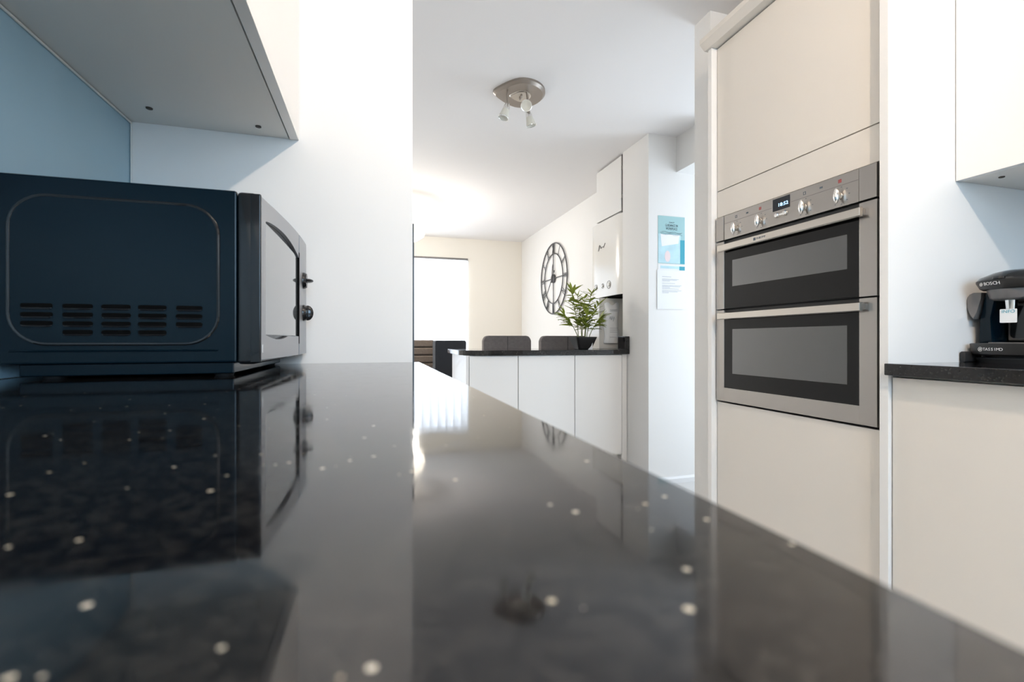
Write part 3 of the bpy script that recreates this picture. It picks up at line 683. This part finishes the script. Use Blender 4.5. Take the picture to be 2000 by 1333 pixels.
# ------------------------------------------------------------------ chairs
def chair(loc, rz, w_, top, mback, name, label, cat='chair', group=None, style='seam'):
    t = thing(name, loc, label, cat, group, rz)
    k = dict(world=False, smooth=True)
    bm = new(); zb = 0.50
    prism(bm, rrect(0, (zb+top)/2, w_, top-zb, 0.045 if style == 'seam' else 0.015, 6), 'y', -0.24, -0.175, 0.012)
    back = obj('backrest', bm, mback, t, **k)
    if style == 'seam':
        bm = new(); tube(bm, [(0, -0.2405, zb+0.02), (0, -0.2405, top-0.012), (0, -0.235, top-0.004)], 0.0025, 6); obj('seam', bm, 'black_matte', back, **k)
        bm = new(); tube(bm, [(-w_/2+0.01, -0.2405, top-0.20), (w_/2-0.01, -0.2405, top-0.20)], 0.002, 6); obj('seam', bm, 'black_matte', back, **k)
    if style == 'tuft':
        for q in range(5):
            bm = new(); z = top-0.035-q*0.085; bx(bm, -w_/2+0.015, w_/2-0.015, -0.18, -0.155, z-0.037, z+0.037, 0.012, 3); obj('pad', bm, mback, back, **k)
            bm = new(); bx(bm, -w_/2+0.015, w_/2-0.015, -0.262, -0.235, z-0.037, z+0.037, 0.012, 3); obj('pad', bm, mback, back, **k)
    bm = new(); bx(bm, -w_/2+0.005, w_/2-0.005, -0.22, 0.24, 0.42, 0.50, 0.02, 3); obj('seat', bm, mback, t, **k)
    for sx in (-1, 1):
        for sy in (-1, 1):
            bm = new(); x = sx*(w_/2-0.035); y = sy*0.20
            tube(bm, [(x, y, 0.422), (x+sx*0.012, y+sy*0.02, 0.0)], [0.022, 0.014], 10); obj('leg', bm, 'wood_leg', t, **k)
    return t
chair((1.160, 4.33, 0), 0, 0.445, 1.008, 'fabric_grey', 'dining_chair', 'grey fabric chair with rounded back, left of the plant beyond the peninsula', group='grey fabric chairs')
chair((1.640, 4.08, 0), 0, 0.500, 1.006, 'fabric_grey', 'dining_chair', 'grey fabric chair with rounded back, directly behind the plant pot', group='grey fabric chairs')
chair((0.68, 4.95, 0), 0.28, 0.34, 0.965, 'leather_black', 'dining_chair', 'black leather high-back chair in front of the white vertical blind', style='plain')
chair((0.46, 5.45, 0), 0.0, 0.36, 0.967, 'fabric_taupe', 'dining_chair', 'brown chair with horizontally padded back beside the end wall edge', style='tuft')

# ------------------------------------------------------------------ wall clock
CX, CY, CZ = 1.985, 5.073, 1.678
ck = thing('wall_clock', (CX, CY, CZ), 'large round skeleton clock of grey metal with Roman numerals on the wall', 'clock')
def cp_(phi, R, x=0.0): return (CX+x, CY-R*math.sin(phi), CZ+R*math.cos(phi))
for R, r_ in ((0.405, 0.0075), (0.285, 0.0065)):
    bm = new(); tube(bm, [cp_(2*PI*i/64, R) for i in range(64)], r_, 8, closed=True); obj('ring', bm, 'iron', ck, smooth=True)
RN = ['XII', 'I', 'II', 'III', 'IV', 'V', 'VI', 'VII', 'VIII', 'IX', 'X', 'XI']
for h, s in enumerate(RN):
    phi = h*PI/6; strokes = []; wid = {'I': 0.016, 'V': 0.042, 'X': 0.042}; tot = sum(wid[c] for c in s); u = -tot/2
    for c in s:
        w_ = wid[c]; c0 = u+w_/2
        if c == 'I': strokes.append((c0, 0, c0, 1))
        if c == 'V': strokes += [(u+0.004, 1, c0, 0), (u+w_-0.004, 1, c0, 0)]
        if c == 'X': strokes += [(u+0.004, 1, u+w_-0.004, 0), (u+w_-0.004, 1, u+0.004, 0)]
        u += w_
    bm = new()
    for (ua, va, ub, vb) in strokes:
        pp = []
        for uu, vv in ((ua, va), (ub, vb)):
            R = 0.288+0.114*vv; y = -(R*math.sin(phi)+uu*math.cos(phi)); z = R*math.cos(phi)-uu*math.sin(phi); pp.append((CX, CY+y, CZ+z))
        tube(bm, pp, 0.0036, 6)
    obj('numeral', bm, 'iron', ck, smooth=True)
for k_ in range(4):
    bm = new(); tube(bm, [cp_(k_*PI/2, 0.05), cp_(k_*PI/2, 0.40)], 0.0055, 6); obj('spoke', bm, 'iron', ck, smooth=True)
bm = new(); lathe(bm, [(0.050, -0.012), (0.050, 0.010), (0.044, 0.014), (0, 0.014)], (CX, CY, CZ), (-1, 0, 0), 28); obj('hub', bm, 'iron', ck, smooth=True)
for phi, R, tail in ((math.radians(222), 0.24, 0.11), (math.radians(8), 0.17, 0.05)):
    bm = new(); tube(bm, [cp_(phi+PI, tail, -0.018), cp_(phi, 0.0, -0.018), cp_(phi, R*0.8, -0.018), cp_(phi, R, -0.018)], [0.007, 0.005, 0.005, 0.001], 6); obj('hand', bm, 'iron', ck, smooth=True)

# ------------------------------------------------------------------ vertical blind
vb = thing('vertical_blind', (0.3, 6.30, 2.05), 'white backlit vertical slat blind over the patio door', 'blind')
box('headrail', 'grey_plastic', vb, -0.64, 1.22, 6.27, 6.325, 2.048, 2.072, 0.002)
sl = new(); bx(sl, -0.058, 0.058, -0.0008, 0.0008, -2.02, 0.0)
sm = bpy.data.meshes.new('slat'); sl.to_mesh(sm); sl.free(); sm.materials.append(M['blind_fabric'])
nS = 18
for i in range(nS):
    s = bpy.data.objects.new('slat', sm); COL.objects.link(s); s.parent = vb; s.location = (-0.64+0.045+i*(1.86-0.085)/(nS-1)-0.3, -0.002, -0.003); s.rotation_euler = (0, 0, 0.30)

# ------------------------------------------------------------------ ceiling fittings
def spot_lamp(loc, label, lit=False):
    t = thing('ceiling_spotlight', loc, label, 'ceiling light')
    k = dict(world=False, smooth=True); bm = new()
    def tear(s): 
        out = []
        for i in range(40):
            a = 2*PI*i/40; rr = 0.135
            x = rr*math.cos(a); y = rr*math.sin(a)*(1.0)
            if x < 0: x = x*1.15; y = y*(1-0.55*(abs(math.cos(a))**1.6))
            y *= 1.08; ca, sa = math.cos(-0.2), math.sin(-0.2); out.append(((x*ca-y*sa)*s, (x*sa+y*ca)*s))
        return out
    loft(bm, [(0.0, tear(1.0)), (-0.012, tear(1.0)), (-0.024, tear(0.90))]); obj('ceiling_plate', bm, 'nickel', t, **k)
    bm = new(); loft(bm, [(-0.0235, tear(0.42)), (-0.029, tear(0.36))]); c_ = obj('centre_plate', bm, 'steel_light', t, **k)
    for y in (-0.012, 0.012): bm = new(); lathe(bm, [(0.007, 0), (0.007, 0.006), (0.004, 0.010), (0, 0.010)], (0, y, -0.029), (0, 0, -1), 14); obj('screw_knob', bm, 'nickel', c_, **k)
    heads = [((-0.088, -0.04), (-0.30, -0.05, -1), -0.100), ((0.050, 0.03), (0.30, 0.05, -1), -0.085), ((0.018, -0.045), (-0.30, -0.90, -0.42), -0.100)]
    for (hx, hy), d, hz in heads:
        d = Vector(d).normalized(); j = Vector((hx, hy, hz)); sd = 1 if hx > 0 else -1
        bm = new(); tube(bm, [(hx, hy, -0.02), (hx+0.004*sd, hy, -0.05), tuple(j)], 0.0042, 8); obj('arm', bm, 'nickel', t, **k)
        bm = new(); lathe(bm, [(0.006, -0.004), (0.012, 0.0), (0.018, 0.022), (0.019, 0.034)], j, d, 20); hd = obj('lamp_head', bm, 'chrome', t, **k)
        bm = new(); lathe(bm, [(0.018, 0.030), (0.024, 0.060), (0.029, 0.082), (0.027, 0.083), (0.015, 0.076), (0, 0.074)], j, d, 24); obj('glass_shade', bm, 'bulb_lit' if lit else 'bulb_glass', hd, **k)
        bm = new(); ax = d; u = ax.orthogonal().normalized(); v = ax.cross(u)
        tube(bm, [j+d*0.083+(u*math.cos(2*PI*i/24)+v*math.sin(2*PI*i/24))*0.0285 for i in range(24)], 0.0016, 6, closed=True); obj('rim', bm, 'chrome', hd, **k)
    return t
spot_lamp((0.785, 2.50, H), 'brushed nickel ceiling light with three small glass spotlights, beyond the worktop')
spot_lamp((0.66, -0.12, H), 'lit brushed nickel ceiling light with three spotlights over the aisle behind the viewer', True)
pd = thing('pendant_lamp', (0.30, 4.80, H), 'glowing white pendant lamp half hidden by the end wall', 'ceiling light')
bm = new(); lathe(bm, [(0.05, 0), (0.05, -0.02), (0, -0.022)], (0.30, 4.80, H), (0, 0, 1), 24); obj('ceiling_rose', bm, 'plastic_white', pd, smooth=True)
bm = new(); tube(bm, [(0.30, 4.80, H-0.02), (0.30, 4.80, H-0.12)], 0.004, 8); obj('cord', bm, 'plastic_white', pd, smooth=True)
bm = new(); lathe(bm, [(0.03, -0.11), (0.10, -0.14), (0.17, -0.20), (0.20, -0.28), (0.185, -0.34), (0.12, -0.385), (0, -0.40)], (0.30, 4.80, H), (0, 0, 1), 40); obj('glass_shade', bm, 'pendant_glass', pd, smooth=True)

# ------------------------------------------------------------------ notices on the hall wall
yp = 2.7590
ps = thing('poster', (1.937, 2.76, 1.486), 'teal poster with dark heading and pale picture, uppermost on the hall wall', 'poster')
box('sheet', 'print_teal', ps, 1.832, 2.041, yp-0.0006, yp+0.0008, 1.486, 1.807)
sh = ps.children[0]
box('picture', 'print_sky', sh, 1.834, 2.008, yp-0.0011, yp-0.0006, 1.490, 1.685)
box('picture_strip', 'print_blue', sh, 2.004, 2.040, yp-0.0014, yp-0.0006, 1.4875, 1.650)
bm = new(); prism(bm, [(1.905+0.022*math.cos(t), 1.535+0.038*math.sin(t)) for t in [2*PI*i/20 for i in range(20)]], 'y', yp-0.0016, yp-0.0011); obj('picture_spot', bm, 'print_pink', sh)
bm = new(); prism(bm, [(1.86, 1.60), (1.99, 1.625), (2.0, 1.683), (1.85, 1.683)], 'y', yp-0.0015, yp-0.0011); obj('picture_cloud', bm, 'paper', sh)
def pt(name, s, z, size, m, par, w_, x=1.937, y=yp-0.0012): return text(name, s, size, m, par, (x, y, z), (1, 0, 0), (0, 0, 1), w_, 0.0002)
pt('heading', 'Covid-19', 1.765, 0.014, 'ink', sh, 0.040)
pt('heading', 'GUIDANCE IN', 1.744, 0.024, 'ink', sh, 0.098)
pt('heading', 'WORKPLACE', 1.722, 0.024, 'ink', sh, 0.090)
bm = new()
for q, (xa, xb) in enumerate(((1.86, 2.02), (1.848, 2.012), (1.855, 2.02))):
    tube(bm, [(xa+(xb-xa)*i/8, yp-0.001, 1.700-0.008*q+0.003*math.sin(i*1.7+q)-0.004*i/8) for i in range(9)], 0.0011, 5)
obj('brush_line', bm, 'ink', sh)
p2 = thing('poster', (1.937, 2.76, 1.26), 'teal and white poster mostly hidden behind the white letter on the hall wall', 'poster')
box('sheet', 'paper', p2, 1.832, 2.041, yp-0.0006, yp+0.0008, 1.26, 1.478)
box('print', 'print_sky', p2.children[0], 1.850, 2.041, yp-0.0011, yp-0.0006, 1.452, 1.470)
box('print', 'print_blue', p2.children[0], 1.998, 2.041, yp-0.0014, yp-0.0006, 1.444, 1.470)
p3 = thing('notice', (1.928, 2.757, 1.177), 'white typed letter with faint text lines, lowest notice on the hall wall', 'notice')
bm = new(); bx(bm, 1.824, 2.030, yp-0.0030, yp-0.0022, 1.177, 1.442)
s3 = obj('sheet', bm, 'paper', p3)
bm = new()
for z, w_ in ((1.396, 0.07), (1.380, 0.13), (1.374, 0.115), (1.367, 0.06), (1.352, 0.10), (1.338, 0.15), (1.331, 0.14), (1.324, 0.06), (1.315, 0.13), (1.303, 0.15), (1.296, 0.12), (1.288, 0.05)):
    bx(bm, 1.862, 1.862+w_, yp-0.0034, yp-0.0030, z-0.0014, z+0.0014)
obj('typed_lines', bm, 'ink_faint', s3)
